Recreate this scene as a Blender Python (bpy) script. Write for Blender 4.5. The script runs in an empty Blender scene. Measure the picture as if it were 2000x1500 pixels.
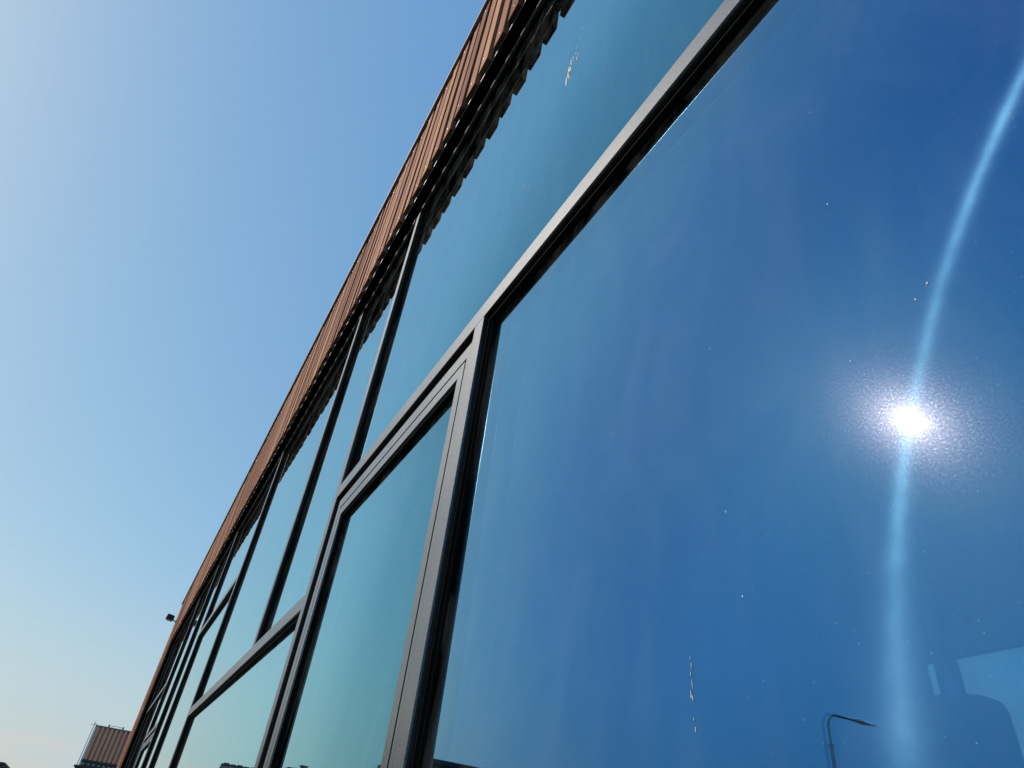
import bpy, bmesh, math, random
from mathutils import Vector, Matrix

# ------------------------------------------------------------------ camera, sky, sun, exposure
S = bpy.context.scene
C = S.collection
rad = math.radians
D = 0.45            # metres from the lens to the face of the window frames
EYE = 1.6

cam_d = bpy.data.cameras.new("camera")
cam = bpy.data.objects.new("camera", cam_d)
C.objects.link(cam)
S.camera = cam
cam_d.sensor_fit = 'HORIZONTAL'
cam_d.sensor_width = 36.0
cam_d.lens = 23.66
cam_d.clip_start = 0.02
cam_d.clip_end = 5000
R3 = Matrix(((0.48208, 0.4836, 0.73057), (0.86944, -0.36685, -0.33089), (0.108, 0.7947, -0.59731)))
cam.matrix_world = Matrix.Translation((0, 0, EYE)) @ R3.to_4x4()

SUN = Vector((-0.4059, -0.7438, 0.5311)).normalized()      # towards the sun
w = bpy.data.worlds.new("World")
S.world = w
w.use_nodes = True
nt = w.node_tree
bg = nt.nodes['Background']
SKY_CURVE = ((0.82, 1.02), (0.56, 1.78), (0.27, 3.2))
sky = nt.nodes.new('ShaderNodeTexSky')
sky.sky_type = 'NISHITA'
sky.sun_disc = False
sky.sun_elevation = math.asin(SUN.z)
sky.sun_rotation = math.atan2(SUN.x, SUN.y)
sky.altitude = 0
sky.air_density = 1.0
sky.dust_density = 1.2
sky.ozone_density = 1.0
# the phone's tone curve and cool white balance: brights rolled off channel by channel, the same over the whole sky
sep = nt.nodes.new('ShaderNodeSeparateColor')
wb = nt.nodes.new('ShaderNodeCombineColor')
nt.links.new(sky.outputs[0], sep.inputs[0])
for i_, (g_, k_) in enumerate(SKY_CURVE):
    pw = nt.nodes.new('ShaderNodeMath'); pw.operation = 'POWER'; pw.inputs[1].default_value = g_
    ml = nt.nodes.new('ShaderNodeMath'); ml.operation = 'MULTIPLY'; ml.inputs[1].default_value = k_
    nt.links.new(sep.outputs[i_], pw.inputs[0])
    nt.links.new(pw.outputs[0], ml.inputs[0])
    nt.links.new(ml.outputs[0], wb.inputs[i_])
def WN(typ, **kw):
    n_ = nt.nodes.new(typ)
    for a_, b_ in kw.items():
        if a_ == 'inp':
            for c_, d_ in b_.items(): n_.inputs[c_].default_value = d_
        else: setattr(n_, a_, b_)
    return n_
WL = nt.links.new
tcw = WN('ShaderNodeTexCoord')
sxw = WN('ShaderNodeSeparateXYZ'); WL(tcw.outputs['Generated'], sxw.inputs[0])
hz = WN('ShaderNodeMapRange', interpolation_type='SMOOTHSTEP', inp={'From Min': 0.30, 'From Max': -0.02, 'To Min': 0.0, 'To Max': 0.80}); WL(sxw.outputs[2], hz.inputs['Value'])
hm = WN('ShaderNodeMixRGB', inp={2: (0.52 / .15, 0.585 / .15, 0.585 / .15, 1)})
WL(hz.outputs[0], hm.inputs[0]); WL(wb.outputs[0], hm.inputs[1])
mpw = WN('ShaderNodeMapping'); mpw.inputs['Scale'].default_value = (2.2, 2.2, 13.0); WL(tcw.outputs['Generated'], mpw.inputs[0])
cn = WN('ShaderNodeTexNoise', inp={'Scale': 4.0, 'Detail': 7.0, 'Roughness': 0.6, 'Distortion': 0.3}); WL(mpw.outputs[0], cn.inputs['Vector'])
cr = WN('ShaderNodeMapRange', interpolation_type='SMOOTHSTEP', inp={'From Min': 0.50, 'From Max': 0.66, 'To Min': 0.0, 'To Max': 0.5}); WL(cn.outputs['Fac'], cr.inputs['Value'])
ce = WN('ShaderNodeMapRange', interpolation_type='SMOOTHSTEP', inp={'From Min': 0.15, 'From Max': 0.05, 'To Min': 0.0, 'To Max': 1.0}); WL(sxw.outputs[2], ce.inputs['Value'])
cm = WN('ShaderNodeMath', operation='MULTIPLY'); WL(cr.outputs[0], cm.inputs[0]); WL(ce.outputs[0], cm.inputs[1])
cx_ = WN('ShaderNodeMixRGB', inp={2: (0.66 / .15, 0.64 / .15, 0.60 / .15, 1)})
WL(cm.outputs[0], cx_.inputs[0]); WL(hm.outputs[0], cx_.inputs[1]); WL(cx_.outputs[0], bg.inputs[0])
bg.inputs[1].default_value = 0.15

sl = bpy.data.lights.new("sun", 'SUN')
sl.energy = 5.0
sl.angle = rad(0.55)
sl.color = (1.0, 0.95, 0.88)
so = bpy.data.objects.new("sun", sl)
C.objects.link(so)
so.location = (-10, -20, 20)
so.rotation_euler = (-SUN).to_track_quat('-Z', 'Y').to_euler()

S.view_settings.view_transform = 'Standard'
S.view_settings.look = 'None'
S.view_settings.exposure = 0.0
S.view_settings.gamma = 1.0
S.view_settings.use_curve_mapping = False
S.render.engine = 'CYCLES'
S.cycles.max_bounces = 16
S.cycles.transparent_max_bounces = 24
S.cycles.transmission_bounces = 8
S.cycles.glossy_bounces = 8
S.cycles.diffuse_bounces = 3
S.cycles.sample_clamp_indirect = 0
S.cycles.caustics_reflective = False

rnd = random.Random(7)

# ------------------------------------------------------------------ materials
def new_mat(name):
    m = bpy.data.materials.new(name)
    m.use_nodes = True
    t = m.node_tree
    for n in list(t.nodes):
        t.nodes.remove(n)
    out = t.nodes.new('ShaderNodeOutputMaterial')
    return m, t, out

def N(t, typ, **kw):
    n = t.nodes.new(typ)
    for k, v in kw.items():
        if k == 'inp':
            for a, b in v.items():
                n.inputs[a].default_value = b
        else:
            setattr(n, k, v)
    return n

def ramp(t, stops, interp='LINEAR'):
    r = t.nodes.new('ShaderNodeValToRGB')
    r.color_ramp.interpolation = interp
    e = r.color_ramp.elements
    while len(e) > 1:
        e.remove(e[0])
    e[0].position = stops[0][0]
    e[0].color = stops[0][1]
    for p, c in stops[1:]:
        x = e.new(p)
        x.color = c
    return r

def simple(name, col, rough=0.6, metal=0.0, var=0.15, scale=6.0, bump=0.0, bscale=200.0, spec=0.5, stretch=None):
    m, t, out = new_mat(name)
    b = N(t, 'ShaderNodeBsdfPrincipled', inp={'Roughness': rough, 'Metallic': metal})
    b.inputs['Specular IOR Level'].default_value = spec
    tc = N(t, 'ShaderNodeTexCoord')
    mp = N(t, 'ShaderNodeMapping')
    if stretch:
        mp.inputs['Scale'].default_value = stretch
    t.links.new(tc.outputs['Object'], mp.inputs[0])
    n = N(t, 'ShaderNodeTexNoise', inp={'Scale': scale, 'Detail': 6.0, 'Roughness': 0.6})
    t.links.new(mp.outputs[0], n.inputs['Vector'])
    lo = tuple(c * (1 - var) for c in col) + (1,)
    hi = tuple(min(1, c * (1 + var)) for c in col) + (1,)
    r = ramp(t, [(0.3, lo), (0.7, hi)])
    t.links.new(n.outputs['Fac'], r.inputs[0])
    t.links.new(r.outputs[0], b.inputs['Base Color'])
    if bump:
        n2 = N(t, 'ShaderNodeTexNoise', inp={'Scale': bscale, 'Detail': 3.0})
        t.links.new(mp.outputs[0], n2.inputs['Vector'])
        bp = N(t, 'ShaderNodeBump', inp={'Strength': bump, 'Distance': 0.002})
        t.links.new(n2.outputs['Fac'], bp.inputs['Height'])
        t.links.new(bp.outputs[0], b.inputs['Normal'])
    t.links.new(b.outputs[0], out.inputs[0])
    return m

def frame_material():
    """fine textured metallic powder coat: grey with sparkling grain"""
    m, t, out = new_mat('frame_coat')
    tc = N(t, 'ShaderNodeTexCoord')
    b = N(t, 'ShaderNodeBsdfPrincipled', inp={'Roughness': 0.365, 'Metallic': 0.98})
    n = N(t, 'ShaderNodeTexNoise', inp={'Scale': 420.0, 'Detail': 3.0, 'Roughness': 0.85})
    n2 = N(t, 'ShaderNodeTexNoise', inp={'Scale': 5.0, 'Detail': 5.0})
    t.links.new(tc.outputs['Object'], n.inputs['Vector'])
    t.links.new(tc.outputs['Object'], n2.inputs['Vector'])
    r = ramp(t, [(0.30, (0.06, 0.062, 0.066, 1)), (0.5, (0.14, 0.14, 0.139, 1)), (0.68, (0.36, 0.34, 0.315, 1))])
    t.links.new(n.outputs['Fac'], r.inputs[0])
    mx = N(t, 'ShaderNodeMixRGB', blend_type='MULTIPLY', inp={'Fac': 1.0})
    r2 = ramp(t, [(0.3, (0.82, 0.84, 0.87, 1)), (0.7, (1.0, 0.98, 0.95, 1))])
    t.links.new(n2.outputs['Fac'], r2.inputs[0])
    t.links.new(r.outputs[0], mx.inputs[1])
    t.links.new(r2.outputs[0], mx.inputs[2])
    t.links.new(mx.outputs[0], b.inputs['Base Color'])
    bp = N(t, 'ShaderNodeBump', inp={'Strength': 0.35, 'Distance': 0.0006})
    t.links.new(n.outputs['Fac'], bp.inputs['Height'])
    t.links.new(bp.outputs[0], b.inputs['Normal'])
    t.links.new(b.outputs[0], out.inputs[0])
    return m

def wood_material():
    """oiled reddish cladding boards, each board its own tone, long grain"""
    m, t, out = new_mat('cladding_wood')
    tc = N(t, 'ShaderNodeTexCoord')
    oi = N(t, 'ShaderNodeObjectInfo')
    off = N(t, 'ShaderNodeVectorMath', operation='ADD')
    cmb = N(t, 'ShaderNodeCombineXYZ')
    mul = N(t, 'ShaderNodeMath', operation='MULTIPLY', inp={1: 37.0})
    t.links.new(oi.outputs['Random'], mul.inputs[0])
    t.links.new(mul.outputs[0], cmb.inputs[0])
    t.links.new(mul.outputs[0], cmb.inputs[2])
    t.links.new(tc.outputs['Object'], off.inputs[0])
    t.links.new(cmb.outputs[0], off.inputs[1])
    mp = N(t, 'ShaderNodeMapping')
    mp.inputs['Scale'].default_value = (1, 1, 0.035)
    t.links.new(off.outputs[0], mp.inputs[0])
    g = N(t, 'ShaderNodeTexNoise', inp={'Scale': 110.0, 'Detail': 8.0, 'Roughness': 0.65, 'Distortion': 0.4})
    t.links.new(mp.outputs[0], g.inputs['Vector'])
    tone = ramp(t, [(0.0, (0.15, 0.068, 0.046, 1)), (0.25, (0.29, 0.145, 0.09, 1)), (0.5, (0.185, 0.085, 0.06, 1)), (0.75, (0.36, 0.20, 0.122, 1)), (1.0, (0.25, 0.125, 0.09, 1))])
    t.links.new(oi.outputs['Random'], tone.inputs[0])
    gr = ramp(t, [(0.28, (0.45, 0.42, 0.42, 1)), (0.5, (0.95, 0.95, 0.95, 1)), (0.75, (1.25, 1.2, 1.15, 1))])
    t.links.new(g.outputs['Fac'], gr.inputs[0])
    mx = N(t, 'ShaderNodeMixRGB', blend_type='MULTIPLY', inp={'Fac': 1.0})
    t.links.new(tone.outputs[0], mx.inputs[1])
    t.links.new(gr.outputs[0], mx.inputs[2])
    b = N(t, 'ShaderNodeBsdfPrincipled', inp={'Roughness': 0.8, 'Specular IOR Level': 0.06})
    t.links.new(mx.outputs[0], b.inputs['Base Color'])
    bp = N(t, 'ShaderNodeBump', inp={'Strength': 0.3, 'Distance': 0.001})
    t.links.new(g.outputs['Fac'], bp.inputs['Height'])
    t.links.new(bp.outputs[0], b.inputs['Normal'])
    t.links.new(b.outputs[0], out.inputs[0])
    return m

def glass_material(name, r0, r1, streak=False, outer=True):
    """coated solar glass: reflection colour shifts and grows towards grazing view, dusty on the outer face"""
    m, t, out = new_mat(name)
    L = t.links.new
    lw = N(t, 'ShaderNodeLayerWeight', inp={'Blend': 0.5})      # facing = 1-cos
    rr = ramp(t, r0, 'B_SPLINE')
    tt = ramp(t, [(0.0, r1[0]), (0.5, r1[1]), (0.8, r1[2]), (1.0, (0, 0, 0, 1))])
    L(lw.outputs['Facing'], rr.inputs[0])
    L(lw.outputs['Facing'], tt.inputs[0])
    gl = N(t, 'ShaderNodeBsdfGlossy', inp={'Roughness': 0.0})
    tr = N(t, 'ShaderNodeBsdfTransparent')
    L(rr.outputs[0], gl.inputs['Color'])
    L(tt.outputs[0], tr.inputs['Color'])
    add = N(t, 'ShaderNodeAddShader')
    L(gl.outputs[0], add.inputs[0])
    L(tr.outputs[0], add.inputs[1])
    last = add
    if outer:
        tc = N(t, 'ShaderNodeTexCoord')
        # wet-look waviness of toughened glass, barely visible
        wv = N(t, 'ShaderNodeTexNoise', inp={'Scale': 0.9, 'Detail': 1.0})
        L(tc.outputs['Object'], wv.inputs['Vector'])
        bw = N(t, 'ShaderNodeBump', inp={'Strength': 0.05, 'Distance': 0.004})
        L(wv.outputs['Fac'], bw.inputs['Height'])
        L(bw.outputs[0], gl.inputs['Normal'])
        # dust film: scatters the mirrored sun into a halo
        dn = N(t, 'ShaderNodeTexNoise', inp={'Scale': 480.0, 'Detail': 5.0, 'Roughness': 0.9})
        L(tc.outputs['Object'], dn.inputs['Vector'])
        dr = ramp(t, [(0.38, (0.35, 0.35, 0.35, 1)), (0.56, (1, 1, 1, 1)), (0.68, (4.5, 4.5, 4.5, 1))])
        L(dn.outputs['Fac'], dr.inputs[0])
        for rough, col, k in ((0.028 * 2.4, (1.0, 0.98, 1.0, 1), HALO1), (0.17, (0.92, 0.85, 1.0, 1), HALO2)):
            g2 = N(t, 'ShaderNodeBsdfGlossy', inp={'Roughness': rough})
            mc = N(t, 'ShaderNodeMixRGB', blend_type='MULTIPLY', inp={'Fac': 1.0})
            mc.inputs[1].default_value = tuple(c * k for c in col[:3]) + (1,)
            L(dr.outputs[0], mc.inputs[2])
            L(mc.outputs[0], g2.inputs['Color'])
            a2 = N(t, 'ShaderNodeAddShader')
            L(last.outputs[0], a2.inputs[0])
            L(g2.outputs[0], a2.inputs[1])
            last = a2
        if streak:
            # lens flare streak through the mirrored sun, imitated by a directional gloss lobe
            g3 = N(t, 'ShaderNodeBsdfAnisotropic')
            g3.inputs['Roughness'].default_value = 0.30
            g3.inputs['Anisotropy'].default_value = 0.95
            sn = N(t, 'ShaderNodeTexNoise', inp={'Scale': 5.0, 'Detail': 6.0, 'Roughness': 0.7})
            L(tc.outputs['Object'], sn.inputs['Vector'])
            sr = ramp(t, [(0.35, (0.22 * STREAK * .45, 0.60 * STREAK * .45, STREAK * .45, 1)), (0.65, (0.26 * STREAK * 1.5, 0.66 * STREAK * 1.5, STREAK * 1.5, 1))])
            L(sn.outputs['Fac'], sr.inputs[0])
            L(sr.outputs[0], g3.inputs['Color'])
            g3.inputs['Color'].default_value = (0.22 * STREAK, 0.64 * STREAK, 1.0 * STREAK, 1)
            tg = N(t, 'ShaderNodeCombineXYZ')       # the flare streak's direction swings round going up the pane
            ge = N(t, 'ShaderNodeNewGeometry')
            sx = N(t, 'ShaderNodeSeparateXYZ')
            L(ge.outputs['Position'], sx.inputs[0])
            mr = N(t, 'ShaderNodeMapRange', inp={'From Min': EYE + .18 * D, 'From Max': EYE + 1.40 * D, 'To Min': rad(158), 'To Max': rad(128.5)})
            L(sx.outputs[2], mr.inputs['Value'])
            for i_, fn in ((0, 'COSINE'), (2, 'SINE')):
                mf = N(t, 'ShaderNodeMath', operation=fn)
                L(mr.outputs[0], mf.inputs[0])
                L(mf.outputs[0], tg.inputs[i_])
            am = N(t, 'ShaderNodeMapRange', interpolation_type='SMOOTHSTEP', inp={'From Min': EYE + .15 * D, 'From Max': EYE + .70 * D, 'To Min': 0.86, 'To Max': 0.945})
            L(sx.outputs[2], am.inputs['Value'])
            L(am.outputs[0], g3.inputs['Anisotropy'])
            L(tg.outputs[0], g3.inputs['Tangent'])
            a3 = N(t, 'ShaderNodeAddShader')
            L(last.outputs[0], a3.inputs[0])
            L(g3.outputs[0], a3.inputs[1])
            last = a3
        # dried specks
        vo = N(t, 'ShaderNodeTexVoronoi', inp={'Scale': 24.0, 'Randomness': 1.0})
        L(tc.outputs['Object'], vo.inputs['Vector'])
        wn = N(t, 'ShaderNodeSeparateColor')
        L(vo.outputs['Color'], wn.inputs[0])
        sz = N(t, 'ShaderNodeMapRange', inp={'From Min': 0.80, 'From Max': 1.0, 'To Min': 0.0, 'To Max': 0.04})
        L(wn.outputs[0], sz.inputs['Value'])
        lt = N(t, 'ShaderNodeMath', operation='LESS_THAN')
        L(vo.outputs['Distance'], lt.inputs[0])
        L(sz.outputs[0], lt.inputs[1])
        vo2 = N(t, 'ShaderNodeTexVoronoi', inp={'Scale': 160.0, 'Randomness': 1.0})
        L(tc.outputs['Object'], vo2.inputs['Vector'])
        wn2 = N(t, 'ShaderNodeSeparateColor')
        L(vo2.outputs['Color'], wn2.inputs[0])
        sz2 = N(t, 'ShaderNodeMapRange', inp={'From Min': 0.88, 'From Max': 1.0, 'To Min': 0.0, 'To Max': 0.085})
        L(wn2.outputs[1], sz2.inputs['Value'])
        lt2 = N(t, 'ShaderNodeMath', operation='LESS_THAN')
        L(vo2.outputs['Distance'], lt2.inputs[0])
        L(sz2.outputs[0], lt2.inputs[1])
        mxm = N(t, 'ShaderNodeMath', operation='MAXIMUM')
        L(lt.outputs[0], mxm.inputs[0])
        L(lt2.outputs[0], mxm.inputs[1])
        hf = N(t, 'ShaderNodeMath', operation='MULTIPLY', inp={1: 0.22})
        L(mxm.outputs[0], hf.inputs[0])
        fm = N(t, 'ShaderNodeMapping')
        fm.inputs['Scale'].default_value = (2.6, 1, 1.0)
        fm.inputs['Rotation'].default_value = (0, rad(12), 0)
        L(tc.outputs['Object'], fm.inputs[0])
        fn2 = N(t, 'ShaderNodeTexNoise', inp={'Scale': 3.2, 'Detail': 9.0, 'Roughness': 0.68, 'Distortion': 0.6})
        L(fm.outputs[0], fn2.inputs['Vector'])
        fr2 = N(t, 'ShaderNodeMapRange', inp={'From Min': 0.45, 'From Max': 0.8, 'To Min': 0.0, 'To Max': 0.028})
        L(fn2.outputs['Fac'], fr2.inputs['Value'])
        ha = N(t, 'ShaderNodeMath', operation='ADD')
        L(hf.outputs[0], ha.inputs[0])
        L(fr2.outputs[0], ha.inputs[1])
        hf = ha
        df = N(t, 'ShaderNodeBsdfDiffuse', inp={'Color': (0.6, 0.62, 0.63, 1)})
        ms = N(t, 'ShaderNodeMixShader')
        L(hf.outputs[0], ms.inputs[0])
        L(last.outputs[0], ms.inputs[1])
        L(df.outputs[0], ms.inputs[2])
        last = ms
    L(last.outputs[0], out.inputs[0])
    return m

HALO1, HALO2 = 0.0004, 0.0018
STREAK = 0.0042
def g4(*v): return tuple(v) + (1,)
M = {}
M['frame'] = frame_material()
M['wood'] = wood_material()
M['glass_blue'] = glass_material('glass_blue',
    [(0, g4(.006, .054, .21)), (.25, g4(.008, .060, .225)), (.35, g4(.018, .090, .27)), (.45, g4(.032, .100, .25)), (.55, g4(.082, .19, .34)), (.63, g4(.165, .33, .47)), (.75, g4(.30, .55, .62)), (.9, g4(.6, .82, .82)), (1, g4(.95, .97, .98))],
    [g4(.19, .32, .38), g4(.18, .31, .37), g4(.12, .20, .20)], True)
M['glass_teal'] = glass_material('glass_teal',
    [(0, g4(.02, .08, .20)), (.3, g4(.04, .12, .25)), (.5, g4(.10, .24, .36)), (.65, g4(.11, .27, .32)), (.74, g4(.22, .42, .47)), (.79, g4(.37, .62, .65)), (.85, g4(.52, .74, .76)), (.92, g4(.66, .80, .78)), (1, g4(.95, .97, .96))],
    [g4(.26, .42, .40), g4(.22, .38, .36), g4(.12, .20, .19)])
M['glass_inner'] = glass_material('glass_inner',
    [(0, g4(.16, .30, .42)), (.5, g4(.20, .34, .46)), (.8, g4(.28, .42, .50)), (1, g4(.5, .5, .5))],
    [g4(.80, .78, .70), g4(.76, .74, .66), g4(.5, .5, .5)], outer=False)
M['rubber'] = simple('gasket_rubber', (0.008, 0.009, 0.009), 0.8, 0, 0.3, 40, spec=0.05)
M['black'] = simple('dark_membrane', (0.006, 0.006, 0.006), 1.0, 0, 0.3, 10, spec=0.0)
M['body'] = simple('black_and_reveal_shade', (0.013, 0.014, 0.015), 0.5, 0.0, 0.25, 30, 0.3, 500, spec=0.35)  # near-black stands in for the shaded frame coat in reveals; floodlight is truly black
M['trim'] = simple('black_trim', (0.03, 0.03, 0.03), 0.35, 0.3, 0.2, 20)
M['steel'] = simple('screw_steel', (0.75, 0.74, 0.72), 0.35, 0.6, 0.1, 60)
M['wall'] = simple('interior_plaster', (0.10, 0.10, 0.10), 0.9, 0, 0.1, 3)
M['lamp_black'] = simple('pendant_metal', (0.02, 0.02, 0.022), 0.5, 0.2, 0.2, 12)
M['asphalt'] = simple('asphalt', (0.045, 0.045, 0.047), 0.9, 0, 0.35, 40, 0.4, 300)
M['paving'] = simple('paving', (0.07, 0.068, 0.066), 0.85, 0, 0.2, 8, 0.2, 120)
M['grass'] = simple('grass_field', (0.04, 0.07, 0.02), 0.95, 0, 0.4, 2)
M['roof_dark'] = simple('roof_tile', (0.035, 0.038, 0.036), 0.6, 0, 0.3, 8)
M['brick'] = simple('brick_wall', (0.16, 0.09, 0.065), 0.85, 0, 0.3, 9)
M['dark_wall'] = simple('dark_cladding', (0.03, 0.032, 0.034), 0.6, 0, 0.25, 5)
M['sheet'] = simple('corrugated_sheet', (0.68, 0.33, 0.22), 0.6, 0.0, 0.14, 3, stretch=(1, 3, .4))
M['galv'] = simple('galvanised_pole', (0.16, 0.165, 0.165), 0.45, 0.6, 0.2, 15)
M['white'] = simple('white_trim', (0.75, 0.77, 0.8), 0.5, 0, 0.08, 8)
M['win'] = simple('dark_window', (0.02, 0.025, 0.03), 0.08, 0, 0.2, 2)
M['dropping'] = simple('dried_dropping', (0.5, 0.49, 0.44), 0.9, 0, 0.3, 300)
M['dropping_tan'] = simple('dried_dropping_tan', (0.26, 0.15, 0.06), 0.9, 0, 0.3, 300)
M['dropping_grey'] = simple('dried_dropping_grey', (0.25, 0.28, 0.29), 0.9, 0, 0.3, 300)
M['lens'] = simple('floodlight_lens', (0.25, 0.26, 0.27), 0.15, 0, 0.1, 20)

# ------------------------------------------------------------------ geometry helpers
def P(x, y, z):
    """facade units (multiples of D, camera at the origin) to metres"""
    return Vector((x * D, y * D, EYE + z * D))

def add_box(bm, a, b, bevel=0.0, seg=1):
    x0, x1 = sorted((a[0], b[0])); y0, y1 = sorted((a[1], b[1])); z0, z1 = sorted((a[2], b[2]))
    v = [bm.verts.new(p) for p in ((x0, y0, z0), (x1, y0, z0), (x1, y1, z0), (x0, y1, z0), (x0, y0, z1), (x1, y0, z1), (x1, y1, z1), (x0, y1, z1))]
    f = [bm.faces.new([v[i] for i in q]) for q in ((0, 3, 2, 1), (4, 5, 6, 7), (0, 1, 5, 4), (1, 2, 6, 5), (2, 3, 7, 6), (3, 0, 4, 7))]
    if bevel > 0:
        ed = list({e for q in f for e in q.edges})
        bmesh.ops.bevel(bm, geom=ed, offset=bevel, segments=seg, affect='EDGES', profile=0.5)

def add_tube(bm, pts, rr, n=12, cap=True):
    rings = []
    pts = [Vector(p) for p in pts]
    if not isinstance(rr, (list, tuple)):
        rr = [rr] * len(pts)
    up = None
    for i, p in enumerate(pts):
        d = (pts[min(i + 1, len(pts) - 1)] - pts[max(i - 1, 0)]).normalized()
        if up is None:
            up = d.orthogonal().normalized()
        up = (up - d * up.dot(d)).normalized()
        s = d.cross(up)
        rings.append([bm.verts.new(p + (up * math.cos(2 * math.pi * k / n) + s * math.sin(2 * math.pi * k / n)) * rr[i]) for k in range(n)])
    for a, b in zip(rings, rings[1:]):
        for k in range(n):
            bm.faces.new((a[k], a[(k + 1) % n], b[(k + 1) % n], b[k]))
    if cap:
        bm.faces.new(list(reversed(rings[0])))
        bm.faces.new(rings[-1])

def mesh_obj(name, bm, mat, parent=None, smooth=False):
    bmesh.ops.recalc_face_normals(bm, faces=bm.faces)
    me = bpy.data.meshes.new(name)
    bm.to_mesh(me)
    bm.free()
    me.materials.append(mat)
    if smooth:
        for p in me.polygons:
            p.use_smooth = True
    o = bpy.data.objects.new(name, me)
    C.objects.link(o)
    if parent:
        o.parent = parent
    return o

def empty(name, loc, label=None, cat=None, group=None):
    o = bpy.data.objects.new(name, None)
    o.empty_display_size = 0.2
    o.location = loc
    C.objects.link(o)
    tag(o, label, cat, group)
    return o

def tag(o, label=None, cat=None, group=None, kind=None):
    if label: o['label'] = label
    if cat: o['category'] = cat
    if group: o['group'] = group
    if kind: o['kind'] = kind
    return o

def box_obj(name, a, b, mat, parent=None, bevel=0.0):
    bm = bmesh.new()
    add_box(bm, a, b, bevel)
    return mesh_obj(name, bm, mat, parent)

# ------------------------------------------------------------------ ground
bm = bmesh.new()
s = 3000
vs = [bm.verts.new(p) for p in ((-s, -s, 0), (s, -s, 0), (s, s, 0), (-s, s, 0))]
bm.faces.new(vs)
tag(mesh_obj('ground', bm, M['grass']), kind='structure')
bm = bmesh.new()
vs = [bm.verts.new(p) for p in ((-120, -26, .004), (120, -26, .004), (120, -2.4, .004), (-120, -2.4, .004))]
bm.faces.new(vs)
tag(mesh_obj('road', bm, M['asphalt']), kind='structure')
box_obj('pavement', (-26, -2.39, -.02), (10, .6, .12), M['paving'])
tag(bpy.data.objects['pavement'], kind='structure')

# ------------------------------------------------------------------ the clad and glazed building (origin at its base)
B = empty('building', (0, 0, 0), 'long office building with reddish vertical wood slats above dark framed reflective glass', 'building')
YF, YG, YC = 1.0, 1.0585, 0.8336        # frame face, outer glass, slat front
ZB = -3.15                              # foot of the glazing
ZH = 6.64                               # underside of the head frame
XL, XR = -37.0, 12.0                    # corners of the building
XS = -32.40                             # where the glazing stops and the slats run to the ground
FW = 0.12
BEV = 0.0006
XRS = 9.0

def fbox(name, x0, x1, z0, z1, y0=YF, y1=1.3, mat='frame', bev=BEV, parent=B):
    return box_obj(name, P(x0, y0, z0), P(x1, y1, z1), M[mat], parent, bev)

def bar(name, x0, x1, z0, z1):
    """glazing profile: coated front face, body behind it black to stand in for shaded reveals"""
    o = fbox(name, x0 + .001, x1 - .001, z0 + .001, z1 - .001, YF + .0122, 1.3, 'body', 0)  # shade of the reveal is put into the body's colour
    fbox('coated_face', x0, x1, z0, z1, YF, YF + .012, 'frame', BEV, o)
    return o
full = [-5.76, -13.06, -18.15, -21.10, -24.90, 2.30, 7.40]
for x in full:
    bar('mullion', x, x + FW, ZB, ZH - .002)
bar('mullion', -8.00, -7.88, 1.771, ZH - .002)
bar('mullion', -2.84, -2.72, ZB, 2.610)
# transoms, butted between mullions with hairline joints
bar('transom', -5.635, 2.298, 2.613, 2.738)
bar('transom', -13.058 + FW, -5.762, 1.640, 1.770)
bar('transom', -18.148 + FW, -13.062, 3.95, 4.075)
bar('transom', -24.898 + FW, -21.102, 2.33, 2.45)
bar('transom', XS + .102, -24.902, 3.90, 4.02)
bar('transom', 2.302 + FW, 7.398, 2.613, 2.738)
bar('head_frame', XS, XRS, ZH, ZH + .05)
bar('sill_frame', XS, XRS, ZB - .2, ZB - .002)
bar('jamb_frame', XS, XS + .1, ZB, ZH - .002)
bar('jamb_frame', XRS - .1, XRS, ZB, ZH - .002)
box_obj('plinth', P(XL, .9, -EYE / D), P(XR, 1.4, ZB - .205), M['trim'], B)

pane_mesh_id = 0
def pane_set(x0, x1, z0, z1, parent, glass, yg=YG):
    """gasket ring, outer coated pane and two inner panes of a sealed unit"""
    g = .017
    bm = bmesh.new()
    for a, b in (((x0, z0), (x0 + g, z1)), ((x1 - g, z0), (x1, z1)), ((x0 + g, z0), (x1 - g, z0 + g)), ((x0 + g, z1 - g), (x1 - g, z1))):
        add_box(bm, P(a[0], yg - .012, a[1]), P(b[0], yg + .1, b[1]))
        add_box(bm, P(a[0] - .0, yg - .03, a[1]), P(a[0] + (b[0] - a[0]) * (.35 if b[0] - a[0] < .05 else 1), yg - .0122, a[1] + (b[1] - a[1]) * (.35 if b[1] - a[1] < .05 else 1)))
    mesh_obj('gasket', bm, M['rubber'], parent)
    cx, cz = (x0 + x1) / 2, (z0 + z1) / 2
    for k, (nm, mt, dy, tilt) in enumerate((('pane', glass, 0, 0), ('inner_pane', 'glass_inner', .042, .0034), ('inner_pane', 'glass_inner', .082, -.0022))):
        bm = bmesh.new()
        hx, hz = (x1 - x0) / 2 * D, (z1 - z0) / 2 * D
        v = [bm.verts.new(p) for p in ((-hx, 0, -hz), (hx, 0, -hz), (hx, 0, hz), (-hx, 0, hz))]
        bm.faces.new(v)
        o = mesh_obj(nm, bm, M[mt], parent)
        o.location = P(cx, yg + dy, cz)
        if tilt:
            o.rotation_euler = (tilt * .3, 0, max(-.0034, min(.0034, tilt)) * min(1, 1.5 / hx))

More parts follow.
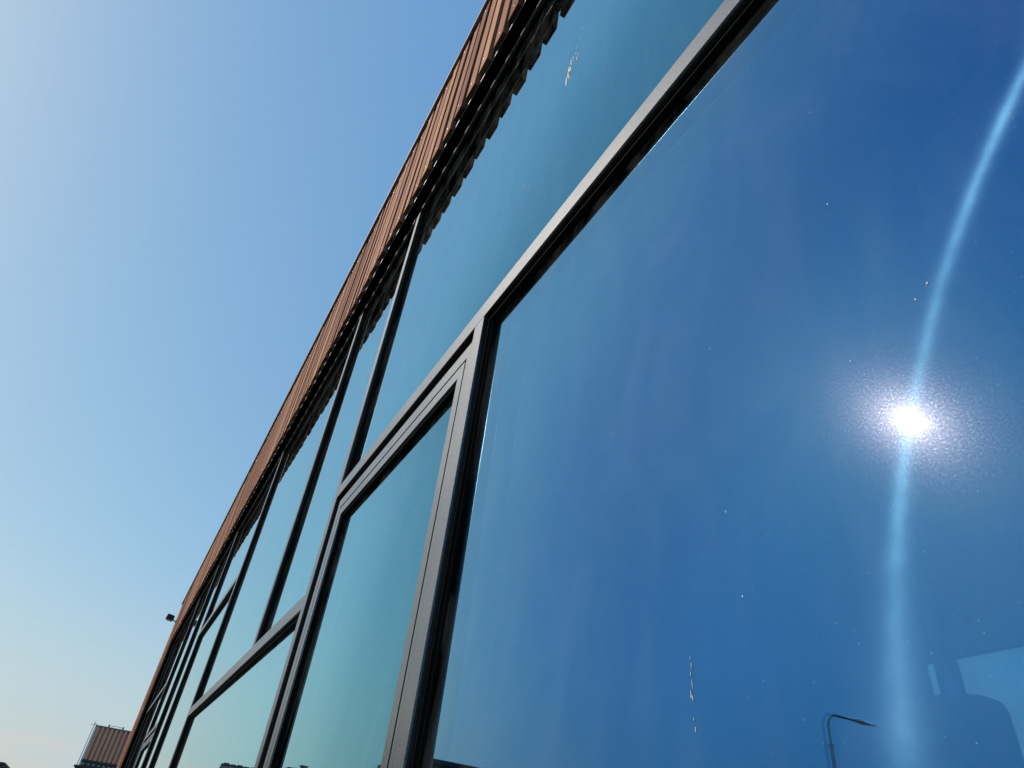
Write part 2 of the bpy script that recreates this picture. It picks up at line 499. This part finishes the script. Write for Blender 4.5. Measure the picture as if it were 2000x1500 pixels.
def fixed_window(x0, x1, z0, z1, glass='glass_teal'):
    bm = bmesh.new()       # slim inner rebate around the unit
    r = .012
    for a, b in (((x0, z0), (x0 + r, z1)), ((x1 - r, z0), (x1, z1)), ((x0 + r, z0), (x1 - r, z0 + r)), ((x0 + r, z1 - r), (x1 - r, z1))):
        add_box(bm, P(a[0], YG - .022, a[1]), P(b[0], 1.28, b[1]))
    wn = mesh_obj('window', bm, M['rubber'], B)
    pane_set(x0 + r, x1 - r, z0 + r, z1 - r, wn, glass)
    return wn

fixed_window(-2.72, 2.30, ZB, 2.612, 'glass_blue')
fixed_window(-5.64, 2.30, 2.74, ZH)
fixed_window(-7.88, -5.76, 1.772, ZH)
fixed_window(-12.94, -8.00, 1.772, ZH)
fixed_window(-12.94, -5.76, ZB, 1.638)
fixed_window(-18.03, -13.06, 4.077, ZH)
fixed_window(-18.03, -13.06, ZB, 3.948)
fixed_window(-20.98, -18.15, ZB, ZH)
fixed_window(-24.78, -21.10, 2.452, ZH)
fixed_window(XS + .1, -24.90, 4.022, ZH)
fixed_window(XS + .1, -24.90, ZB, 3.898)
fixed_window(2.42, 7.40, 2.74, ZH)
fixed_window(2.42, 7.40, ZB, 2.612, 'glass_blue')
fixed_window(7.52, XRS - .1, ZB, ZH)

def ring(bm, x0, x1, z0, z1, wl, wr, wt, wb, y0, y1, bev):
    """mitred frame ring: four separate trapezoid bars"""
    O = [(x0, z0), (x1, z0), (x1, z1), (x0, z1)]
    I = [(x0 + wl, z0 + wb), (x1 - wr, z0 + wb), (x1 - wr, z1 - wt), (x0 + wl, z1 - wt)]
    for k in range(4):
        q = [O[k], O[(k + 1) % 4], I[(k + 1) % 4], I[k]]
        c = (sum(p[0] for p in q) / 4, sum(p[1] for p in q) / 4)
        f = [bm.verts.new(P(c[0] + (p[0] - c[0]) * .99999, y0, c[1] + (p[1] - c[1]) * .99999)) for p in q]
        b = [bm.verts.new(P(p[0], y1, p[1])) for p in q]
        fs = [bm.faces.new(f), bm.faces.new(list(reversed(b)))]
        for j in range(4):
            fs.append(bm.faces.new((f[j], b[j], b[(j + 1) % 4], f[(j + 1) % 4])))
        if bev and k in (2, 3):
            e = bm.edges.get((f[0], f[1]))
            bmesh.ops.bevel(bm, geom=[e], offset=bev, segments=4, affect='EDGES', profile=.5)

def operable_window(x0, x1, z0, z1, sx=1.0):
    """opening light: recessed groove, fixed frame, hairline joint, sash and sealed unit"""
    box_obj('rebate', P(x0, 1.045, z0), P(x0 + .2, 1.2, z1), M['trim'], B)
    box_obj('rebate', P(x0 + .2005, 1.045, z1 - .11), P(x1, 1.2, z1), M['trim'], B)
    bm = bmesh.new()
    ring(bm, x0 + .2, x1 - .0005, z0 + .1, z1 - .107, .104, .041, .100, .10, YF, YF + .014, .005)
    wn = mesh_obj('window', bm, M['frame'], B)
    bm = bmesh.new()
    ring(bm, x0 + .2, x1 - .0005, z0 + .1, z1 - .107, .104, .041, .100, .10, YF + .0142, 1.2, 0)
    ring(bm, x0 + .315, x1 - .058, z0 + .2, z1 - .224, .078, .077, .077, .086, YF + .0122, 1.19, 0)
    mesh_obj('frame_body', bm, M['body'], wn)  # sides of frame and sash, their shade painted in as black
    bm = bmesh.new()
    ring(bm, x0 + .315, x1 - .058, z0 + .2, z1 - .224, .078, .077, .077, .086, YF, YF + .012, 0)
    mesh_obj('sash', bm, M['frame'], wn)
    bm = bmesh.new()
    ring(bm, x0 + .29, x1 - .03, z0 + .18, z1 - .19, .05, .05, .05, .05, 1.02, 1.1, 0)
    mesh_obj('seal', bm, M['rubber'], wn)
    pane_set(x0 + .393, x1 - .135, z0 + .286, z1 - .301, wn, 'glass_teal', 1.045)

operable_window(-5.64, -2.84, ZB, 2.612)
operable_window(-24.78, -21.10, ZB, 2.328)

# slats
PIT, SW, SD = 0.3132, 0.200, 0.052
def slat_mesh(nm, z0, z1):
    bm = bmesh.new()
    add_box(bm, Vector((-SW / 2 * D, 0, z0 * D)), Vector((SW / 2 * D, SD * D, z1 * D)), 0.0012)
    o = mesh_obj(nm, bm, M['wood'], B)
    return o
bm = bmesh.new()
bmesh.ops.create_uvsphere(bm, u_segments=8, v_segments=5, radius=.0042)
for v in bm.verts: v.co.y *= .5
proto_screw = mesh_obj('screw', bm, M['steel'], None, True)
ZS0, ZS1 = 6.715, 9.33
proto = slat_mesh('slat', ZS0, ZS1)
proto_long = slat_mesh('slat', -3.35, ZS1)
first = {'s': True, 'l': True, 'c': True}
x = -3.212 - SW / 2 + PIT * 50
k = 0
while x > XL + SW / 2:
    if x < XR - SW / 2:
        long = x < XS - .02 or x > XRS + .02
        key = 'l' if long else 's'
        src = proto_long if long else proto
        if first[key]:
            o = src; first[key] = False
        else:
            o = src.copy(); C.objects.link(o); o.parent = B
        jx, jy = rnd.uniform(-.004, .004), rnd.uniform(-.006, .006)
        o.location = P(x + jx, YC + jy, 0)
        o.rotation_euler = (0, 0, rnd.uniform(-.02, .02))
        for zz in ((6.855, 9.12) if not long else (6.855, 9.12, 4.2, 1.6, -1.0)):
            if x < -26 and zz == 9.12: continue
            if first['c']:
                c = proto_screw; first['c'] = False
            else:
                c = proto_screw.copy(); C.objects.link(c)
            c.parent = o
            c.location = (rnd.uniform(-.003, .003), -.0010, (zz + rnd.uniform(-.012, .012)) * D)
    x -= PIT
    k += 1
# rails the slats are screwed to
fbox('rail', XL + .05, XR - .05, 6.744, 6.770, YC + SD + .008, YC + SD + .0115, 'steel', 0)
fbox('rail', XL + .05, XR - .05, 8.95, 9.07, YC + SD + .008, YC + SD + .06, 'trim', 0)
fbox('soffit', XL + .05, XR - .05, 6.756, 6.80, YC + SD + .012, 1.004, 'black', 0)
fbox('backing_wall', XL + .05, XR - .05, ZH + .052, 9.30, 1.005, 1.3, 'black', 0)
for (a, b) in ((XL + .05, XS - .002), (XRS + .002, XR - .05)):
    fbox('backing_wall', a, b, -3.3, ZH + .14, .95, 1.3, 'black', 0)
    for z in (-2.6, .6, 3.8):
        fbox('rail', a, b, z, z + .12, YC + SD + .008, .948, 'trim', 0)
fbox('return_board', XS + .002, XS + .06, -3.3, ZH, YC + SD, .999, 'black', 0)
fbox('corner_post', XL, XL + .045, -3.35, 9.33, YC + .0, 1.3, 'wood', .001)
# roof edge capping, in lengths
js = [XR, 9.0, 6.0, 3.0, 0.4, -1.6, -3.3, -5.02, -5.74, -6.31, -7.26, -8.47, -9.6]
while js[-1] > -36: js.append(js[-1] - 2.45)
js[-1] = XL - .03
for a, b in zip(js, js[1:]):
    bm = bmesh.new()
    add_box(bm, P(a - .006, .788, 9.335), P(b + .006, 1.4, 9.40), .0015)
    add_box(bm, P(a - .006, .788, 9.30), P(b + .006, .796, 9.3345), 0)
    mesh_obj('roof_cap', bm, M['frame'], B)
box_obj('roof', P(XL, 1.402, 9.15), P(XR, 19, 9.36), M['trim'], B)
# shell of the building and the room behind the glass
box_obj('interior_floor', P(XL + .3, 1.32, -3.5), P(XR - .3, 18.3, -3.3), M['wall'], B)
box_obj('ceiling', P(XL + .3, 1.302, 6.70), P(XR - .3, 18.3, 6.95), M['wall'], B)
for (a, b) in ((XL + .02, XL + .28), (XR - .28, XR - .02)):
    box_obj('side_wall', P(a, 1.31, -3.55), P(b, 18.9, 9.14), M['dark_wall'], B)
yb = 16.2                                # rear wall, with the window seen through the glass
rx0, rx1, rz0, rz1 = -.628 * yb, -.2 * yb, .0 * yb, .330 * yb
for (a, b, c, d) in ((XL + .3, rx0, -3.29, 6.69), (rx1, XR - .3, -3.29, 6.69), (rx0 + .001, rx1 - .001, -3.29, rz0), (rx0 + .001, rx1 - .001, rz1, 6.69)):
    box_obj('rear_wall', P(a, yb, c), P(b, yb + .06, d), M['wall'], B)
bm = bmesh.new()
ring(bm, rx0 + .005, rx1 - .005, rz0 + .005, rz1 - .005, .06, .06, .06, .06, yb + .01, yb + .05, 0)
wn = mesh_obj('window', bm, M['trim'], B)
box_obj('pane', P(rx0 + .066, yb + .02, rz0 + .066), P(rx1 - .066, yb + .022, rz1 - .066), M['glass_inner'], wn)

# pendant lamp in the room
yp = 5.6
pl = empty('pendant_lamp', P(-.595 * yp, yp, 6.70), 'dark drum pendant lamp on a thick stem hanging inside behind the large blue pane', 'lamp')
bm = bmesh.new()
add_tube(bm, [(0, 0, 0), (0, 0, -(6.7 - .26 * yp) * D)], .0155 * yp * D, 20)
mesh_obj('stem', bm, M['lamp_black'], pl, False)
bm = bmesh.new()
zt = -(6.7 - .273 * yp) * D
prof = [(.0, 0), (.045, -.001), (.052, -.004), (.0565, -.010), (.058, -.018), (.0585, -.05), (.0585, -.18), (.0585, -.20), (.056, -.2)]
add_tube(bm, [(0, 0, zt + p[1] * yp * D) for p in prof], [max(.001, p[0] * yp * D) for p in prof], 40, False)
mesh_obj('lamp_shade', bm, M['lamp_black'], pl, True)

# ------------------------------------------------------------------ marks on the glass
def splat(bm, cx, cz, ax, az, ang, n=12, jag=.35, y=0.0):
    ca, sa = math.cos(ang), math.sin(ang)
    vs = []
    for k in range(n):
        t = 2 * math.pi * k / n
        r = 1 + rnd.uniform(-jag, jag)
        px, pz = ax * r * math.cos(t), az * r * math.sin(t)
        vs.append((cx + px * ca - pz * sa, cz + px * sa + pz * ca))
    top = [bm.verts.new((v[0], y - .0002, v[1])) for v in vs]
    bot = [bm.verts.new((v[0], y, v[1])) for v in vs]
    bm.faces.new(top)
    for k in range(n):
        bm.faces.new((top[k], bot[k], bot[(k + 1) % n], top[(k + 1) % n]))
YD = YG - .0012
# main splash
o0 = P(-2.10, YD, 4.40)
bd = empty('bird_dropping', o0, 'white and tan bird dropping splashed on the upper teal glass pane', 'bird dropping')
bm = bmesh.new()
splat(bm, 0, -.004, .0085, .036, -.03, 22, .38)
mesh_obj('splash', bm, M['dropping'], bd)
bm = bmesh.new()
for (x_, z_, a_, b_, g_) in ((-.012, -.036, .0035, .024, .1), (.004, .03, .003, .022, -.05), (.012, .034, .0028, .02, -.02), (.018, .052, .002, .013, 0), (.006, .056, .002, .011, 0),
                         (.042, .010, .0022, .012, .0), (.047, .022, .0018, .010, .0), (-.008, -.062, .0022, .008, .2), (.034, .054, .003, .006, 0), (.010, -.052, .002, .007, 0), (-.02, .03, .0015, .005, 0), (.05, .12, .001, .010, 0), (.06, .16, .001, .008, 0), (.035, .085, .001, .007, 0)):
    splat(bm, x_, z_, a_ * .8, b_ * .9, g_)
mesh_obj('spatter', bm, M['dropping'], bd)['kind'] = 'stuff'
bm = bmesh.new()
splat(bm, 0, -.006, .0042, .014, -.05, 14, .4, y=-.0004)
mesh_obj('core', bm, M['dropping_tan'], bd)
o1 = P(-1.193, YD, .375)
bd = empty('bird_dropping', o1, 'pale thin dropping trickle dried on the large blue pane near the lamp reflection', 'bird dropping')
bm = bmesh.new()
for (x_, z_, a_, b_, g_) in ((0, 0, .0022, .0035, 0), (.0018, -.0035, .0018, .003, .2), (.002, .010, .0012, .005, 0), (.0008, .019, .0010, .003, 0), (.002, .026, .0012, .003, 0), (.001, .034, .0008, .003, 0), (.002, -.022, .001, .0015, 0), (.0035, -.031, .0013, .0028, 0)):
    splat(bm, x_ * 1.1, z_, a_ * .42, b_ * .9, g_, 12, .5)
mesh_obj('trickle', bm, M['dropping_grey'], bd)['kind'] = 'stuff'
# small streaks scattered on the upper pane and the blue pane: countable only in part
bm = bmesh.new()
for (x_, z_, l_) in ((-1.86, 4.60, .008), (-1.80, 4.53, .012), (-3.0, 3.9, .01), (-2.55, 3.67, .02), (-2.47, 3.58, .012), (-2.40, 3.2, .006), (-3.3, 3.15, .01), (-1.4, 4.3, .01), (-2.0, 3.6, .008)):
    splat(bm, x_ * D, EYE + z_ * D, .0008, l_ * .5, -.12, 8, y=0)
for (x_, z_, r_) in ((-1.02, .545, .0011), (-.66, .95, .0011), (-.62, 1.42, .0012), (-.60, 1.8, .001), (-1.5, 1.2, .0009), (-1.3, 1.9, .0012), (-.5, 1.0, .0011), (-.47, 1.02, .0012), (-1.05, 1.25, .0008)):
    splat(bm, x_ * D, EYE + z_ * D, r_ * .6, r_ * .8, 0, 7, y=0)
o = mesh_obj('dried_specks', bm, M['dropping'])
o.location = (0, YD * D, 0)
tag(o, kind='stuff')

# ------------------------------------------------------------------ floodlight at the far corner
fl = empty('floodlight', P(-36.7, YC, 8.52), 'small black floodlight on a bracket sticking out from the far wood slat corner', 'floodlight')
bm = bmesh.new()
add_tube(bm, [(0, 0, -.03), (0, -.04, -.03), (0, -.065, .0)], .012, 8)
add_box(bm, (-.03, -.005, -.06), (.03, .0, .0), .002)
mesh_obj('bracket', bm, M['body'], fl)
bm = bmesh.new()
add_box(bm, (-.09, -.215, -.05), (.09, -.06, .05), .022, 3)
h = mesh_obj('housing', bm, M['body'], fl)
h.rotation_euler = (rad(-8), 0, 0)
bm = bmesh.new()
add_box(bm, (-.075, -.195, -.057), (.075, -.08, -.0505), .001)
h2 = mesh_obj('lens', bm, M['lens'], fl)
h2.rotation_euler = (rad(-8), 0, 0)

# ------------------------------------------------------------------ street lamp (stands across the road, seen mirrored)
YV = 2 * YG * D
def real(px, pyv, pz):      # from mirrored-world metres to real place
    return Vector((px, YV - pyv, EYE + pz))
k = 30 / .9787
lp = real(-.6175 * k, .7625 * k, 0); lp.z = 0
sl_ = empty('street_lamp', lp, 'tall galvanised street lamp with curved arm across the road, mirrored low in the blue pane', 'street lamp')
H = EYE + .2051 * k + .28
bm = bmesh.new()
add_tube(bm, [(0, 0, 0), (0, 0, EYE + .178 * k)], [.085, .072], 16)
add_tube(bm, [(0, 0, EYE + .178 * k - .02), (0, 0, EYE + .178 * k + .10)], [.10, .085], 16)
mesh_obj('pole', bm, M['galv'], sl_, True)
dv = Vector((.78, -.63, 0)).normalized()     # real direction of the arm
bm = bmesh.new()
pts = [Vector((0, 0, EYE + .178 * k)), Vector((0, 0, H - .45))]
for a in range(1, 8):
    t = a / 7 * math.pi / 2
    pts.append(dv * (.30 * (1 - math.cos(t))) + Vector((0, 0, H - .45 + .42 * math.sin(t))))
pts.append(dv * .7 + Vector((0, 0, H - .12)))
pts.append(dv * 1.05 + Vector((0, 0, H - .22)))
add_tube(bm, pts, .045, 12)
mesh_obj('arm', bm, M['galv'], sl_, True)
bm = bmesh.new()
secs = [(0, .05, .05), (.06, .09, .075), (.22, .12, .085), (.40, .12, .06), (.60, .06, .025), (.66, .02, .012)]
side = Vector((-dv.y, dv.x, 0))
prev = None
for (l, hw, hh) in secs:
    c = dv * (.98 + l) + Vector((0, 0, H - .20 - .22 * l))
    ringv = [bm.verts.new(c + side * (hw * math.cos(t)) + Vector((0, 0, hh * math.sin(t)))) for t in [2 * math.pi * i / 12 for i in range(12)]]
    if prev:
        for i in range(12):
            bm.faces.new((prev[i], prev[(i + 1) % 12], ringv[(i + 1) % 12], ringv[i]))
    else:
        bm.faces.new(ringv)
    prev = ringv
bm.faces.new(prev)
mesh_obj('lamp_head', bm, M['galv'], sl_, True)

# ------------------------------------------------------------------ buildings around
def gable_house(name, x0, x1, y0, y1, he, hr, label, chimneys=(), wallm='brick', axis='y'):
    h = empty(name, ((x0 + x1) / 2, (y0 + y1) / 2, 0), label, 'house')
    cx, cy = h.location.x, h.location.y
    X0, X1, Y0, Y1 = x0 - cx, x1 - cx, y0 - cy, y1 - cy
    bm = bmesh.new()
    pr = [(X0, 0), (X1, 0), (X1, he), (0, hr - .2), (X0, he)]
    a = [bm.verts.new((p[0], Y0, p[1])) for p in pr]
    b = [bm.verts.new((p[0], Y1, p[1])) for p in pr]
    bm.faces.new(a); bm.faces.new(list(reversed(b)))
    for i in range(5):
        bm.faces.new((a[i], b[i], b[(i + 1) % 5], a[(i + 1) % 5]))
    mesh_obj('wall', bm, M[wallm], h)
    bm = bmesh.new()
    for sgn in (-1, 1):
        ex = (X1 + .35) if sgn > 0 else (X0 - .35)
        dz = (hr - he) / (X1) * .35
        q = [(ex, he - dz), (0, hr), (0, hr + .16), (ex, he - dz + .16)]
        a = [bm.verts.new((p[0], Y0 - .3, p[1])) for p in q]
        b = [bm.verts.new((p[0], Y1 + .3, p[1])) for p in q]
        bm.faces.new(a); bm.faces.new(list(reversed(b)))
        for i in range(4):
            bm.faces.new((a[i], b[i], b[(i + 1) % 4], a[(i + 1) % 4]))
    rf = mesh_obj('roof', bm, M['roof_dark'], h)
    n = int((Y1 - Y0) / .45)
    bm = bmesh.new()
    for i in range(n):
        yy = Y0 - .2 + (Y1 - Y0 + .4) * (i + .5) / n
        add_box(bm, (-.14, yy - .21, hr + .05), (.14, yy + .19, hr + .2 + (.025 if i % 2 else .0)), .03)
    mesh_obj('ridge_tile', bm, M['roof_dark'], rf)['kind'] = 'stuff'
    for (cyy, w_, ht) in chimneys:
        bm = bmesh.new()
        add_box(bm, (-w_ / 2, cyy - cy - w_ / 2, hr - .6), (w_ / 2, cyy - cy + w_ / 2, hr + ht), .02)
        add_box(bm, (-w_ / 2 - .06, cyy - cy - w_ / 2 - .06, hr + ht), (w_ / 2 + .06, cyy - cy + w_ / 2 + .06, hr + ht + .1), .01)
        mesh_obj('chimney', bm, M['brick'], rf)
    for i in range(max(1, int((Y1 - Y0) / 3))):
        yy = Y0 + 1.5 + i * 3
        if yy > Y1 - .8: break
        for zz in (1.5, 3.9):
            if zz + 1.2 > he: continue
            wi = box_obj('window', (X1 - .02, yy - .55, zz - .5), (X1 + .05, yy + .55, zz + .7), M['white'], h)
            box_obj('pane', (X1 + .051, yy - .47, zz - .42), (X1 + .06, yy + .47, zz + .62), M['win'], wi)
    return h
k = 60
gable_house('house', -k * .9868 - 4, -k * .9868 + 4, YV - .26 * k, YV - .1375 * k, 4.0, EYE + .085 * k - .22,
            'low dark roofed house with bumpy ridge tiles, mirrored behind the slender mullions', wallm='brick')
gable_house('house', -k * .9695 - 4, -k * .9695 + 4, YV - .30 * k - 6, YV - .2105 * k, 4.2, EYE + .0895 * k - .12,
            'dark house with chimneys on its roof, mirrored at the foot of the opening window',
            chimneys=((YV - .2275 * k, .42, .35), (YV - .214 * k, .30, .06)))
# dark flat roofed block
kx = 40 / .9189
yb0, yb1 = YV - .3747 * kx + .5, YV - .3747 * kx - 26
db = empty('flat_roofed_building', (-43.5, (yb0 + yb1) / 2, 0), 'black flat roofed building across the road, mirrored below the large blue pane', 'building')
cy = db.location.y
ht = EYE + .1237 * kx
box_obj('wall', (-3.5, yb1 - cy, 0), (3.5, yb0 - cy, ht - .25), M['dark_wall'], db)
box_obj('roof', (-3.65, yb1 - cy - .15, ht - .249), (3.65, yb0 - cy + .15, ht), M['trim'], db, .02)
for i in range(8):
    for zz in (1.6, 4.4):
        yy = yb1 - cy + 2 + i * 3.3
        wi = box_obj('window', (3.48, yy - .8, zz - .6), (3.55, yy + .8, zz + .8), M['trim'], db)
        box_obj('pane', (3.551, yy - .72, zz - .52), (3.56, yy + .72, zz + .72), M['win'], wi)
# small garage whose eave corner peeks in at the lower left
gx = 60
ga = empty('garage', (-gx, -.084 * gx - 2, 0), 'low building with a dark overhanging flat roof corner at the lower left edge', 'garage')
gh = EYE + .0505 * gx
box_obj('wall', (-4, -2.2, 0), (0, 1.62, gh - .35), M['dark_wall'], ga)
bm = bmesh.new()
q = [(-2.6, gh - .02), (1.93, gh - .02), (1.93, gh - .10), (1.45, gh - .38), (-2.6, gh - .38)]
a = [bm.verts.new((.4, p[0], p[1])) for p in q]; b = [bm.verts.new((-4.4, p[0], p[1])) for p in q]
bm.faces.new(a); bm.faces.new(list(reversed(b)))
for i in range(5): bm.faces.new((a[i], b[i], b[(i + 1) % 5], a[(i + 1) % 5]))
mesh_obj('roof', bm, M['roof_dark'], ga)

# corrugated tower behind the far corner
L = 40.0
y0, y1 = -.0150 * L, .13 * L
zt, zb = EYE + .0995 * L, EYE + .0655 * L
tw = empty('corrugated_building', (-L - 3, (y0 + y1) / 2, 0), 'brown corrugated metal clad building with white corner trim beyond the far wood corner', 'building')
cx, cy = tw.location.x, tw.location.y
pitch = .0050 * L
prof = []
yy = y0 + .02
n = 0
bm = bmesh.new()
nr = int((y1 - y0) / pitch)
for i in range(nr):
    prof += [(yy, .0), (yy + .12 * pitch, .10), (yy + .70 * pitch, .10), (yy + .80 * pitch, .0)]
    yy += pitch
fr = [bm.verts.new((-L + d - cx, y - cy, zb)) for y, d in prof]
to = [bm.verts.new((-L + d - cx, y - cy, zt - .02)) for y, d in prof]
for i in range(len(prof) - 1):
    bm.faces.new((fr[i], fr[i + 1], to[i + 1], to[i]))
mesh_obj('corrugated_sheet', bm, M['sheet'], tw)
box_obj('wall', (-L - 8 - cx, y0 + .03 - cy, 0), (-L - .02 - cx, y1 - cy, zt - .03), M['dark_wall'], tw)
box_obj('corner_trim', (-L - .06 - cx, y0 - .06 - cy, zb - .25), (-L + .075 - cx, y0 + .018 - cy, zt - .021), M['white'], tw, .004)
box_obj('roof_cap', (-L - 8 - cx, y0 - .05 - cy, zt - .019), (-L + .10 - cx, y1 - cy, zt + .04), M['galv'], tw, .006)
box_obj('sheet_base', (-L - .1 - cx, y0 - .02 - cy, zb - .10), (-L + .09 - cx, y1 - cy, zb - .001), M['trim'], tw)
box_obj('lower_band', (-L - .1 - cx, y0 + .02 - cy, zb - .26), (-L + .03 - cx, y1 - cy, zb - .101), M['trim'], tw)
bm = bmesh.new()
for i in range(24):
    yy = y0 + .10 + i * pitch * 1.08
    pts = [(-L + .10 - cx, yy - .055 - cy, zb - .16 + .012), (-L + .10 - cx, yy + .03 - cy, zb - .16), (-L + .10 - cx, yy + .055 - cy, zb - .185), (-L + .10 - cx, yy + .03 - cy, zb - .205), (-L + .10 - cx, yy - .05 - cy, zb - .195)]
    add_tube(bm, pts, .008, 6)
mesh_obj('cable_hooks', bm, M['white'], tw)
box_obj('lower_wall', (-L - .1 - cx, y0 - .16 - cy, 0), (-L + .16 - cx, y1 - cy, zb - .34), M['dark_wall'], tw)
box_obj('lower_cap', (-L - .1 - cx, y0 - .22 - cy, zb - .339), (-L + .22 - cx, y1 - cy, zb - .262), M['trim'], tw, .006)
bm = bmesh.new()
add_tube(bm, [(-L - cx, y0 - .12 - cy, 0), (-L - cx, y0 - .12 - cy, zt + .16)], .014, 6)
add_tube(bm, [(-L - cx, y0 - .25 - cy, zt + .03), (-L - cx, y0 - .02 - cy, zt + .08)], .012, 6)
mesh_obj('lightning_rod', bm, M['trim'], tw)
bm = bmesh.new()
pts = [(-L - cx, y0 + .5 - cy + t * .62, zt + .10 + .02 * math.sin(t * 3)) for t in (0, .33, .66, 1)]
add_tube(bm, pts, .010, 6)
for t in (0, 1):
    add_box(bm, (-L - .03 - cx, y0 + .47 - cy + t * .62, zt + .04), (-L + .03 - cx, y0 + .53 - cy + t * .62, zt + .15), .004)
mesh_obj('roof_cable', bm, M['trim'], tw)
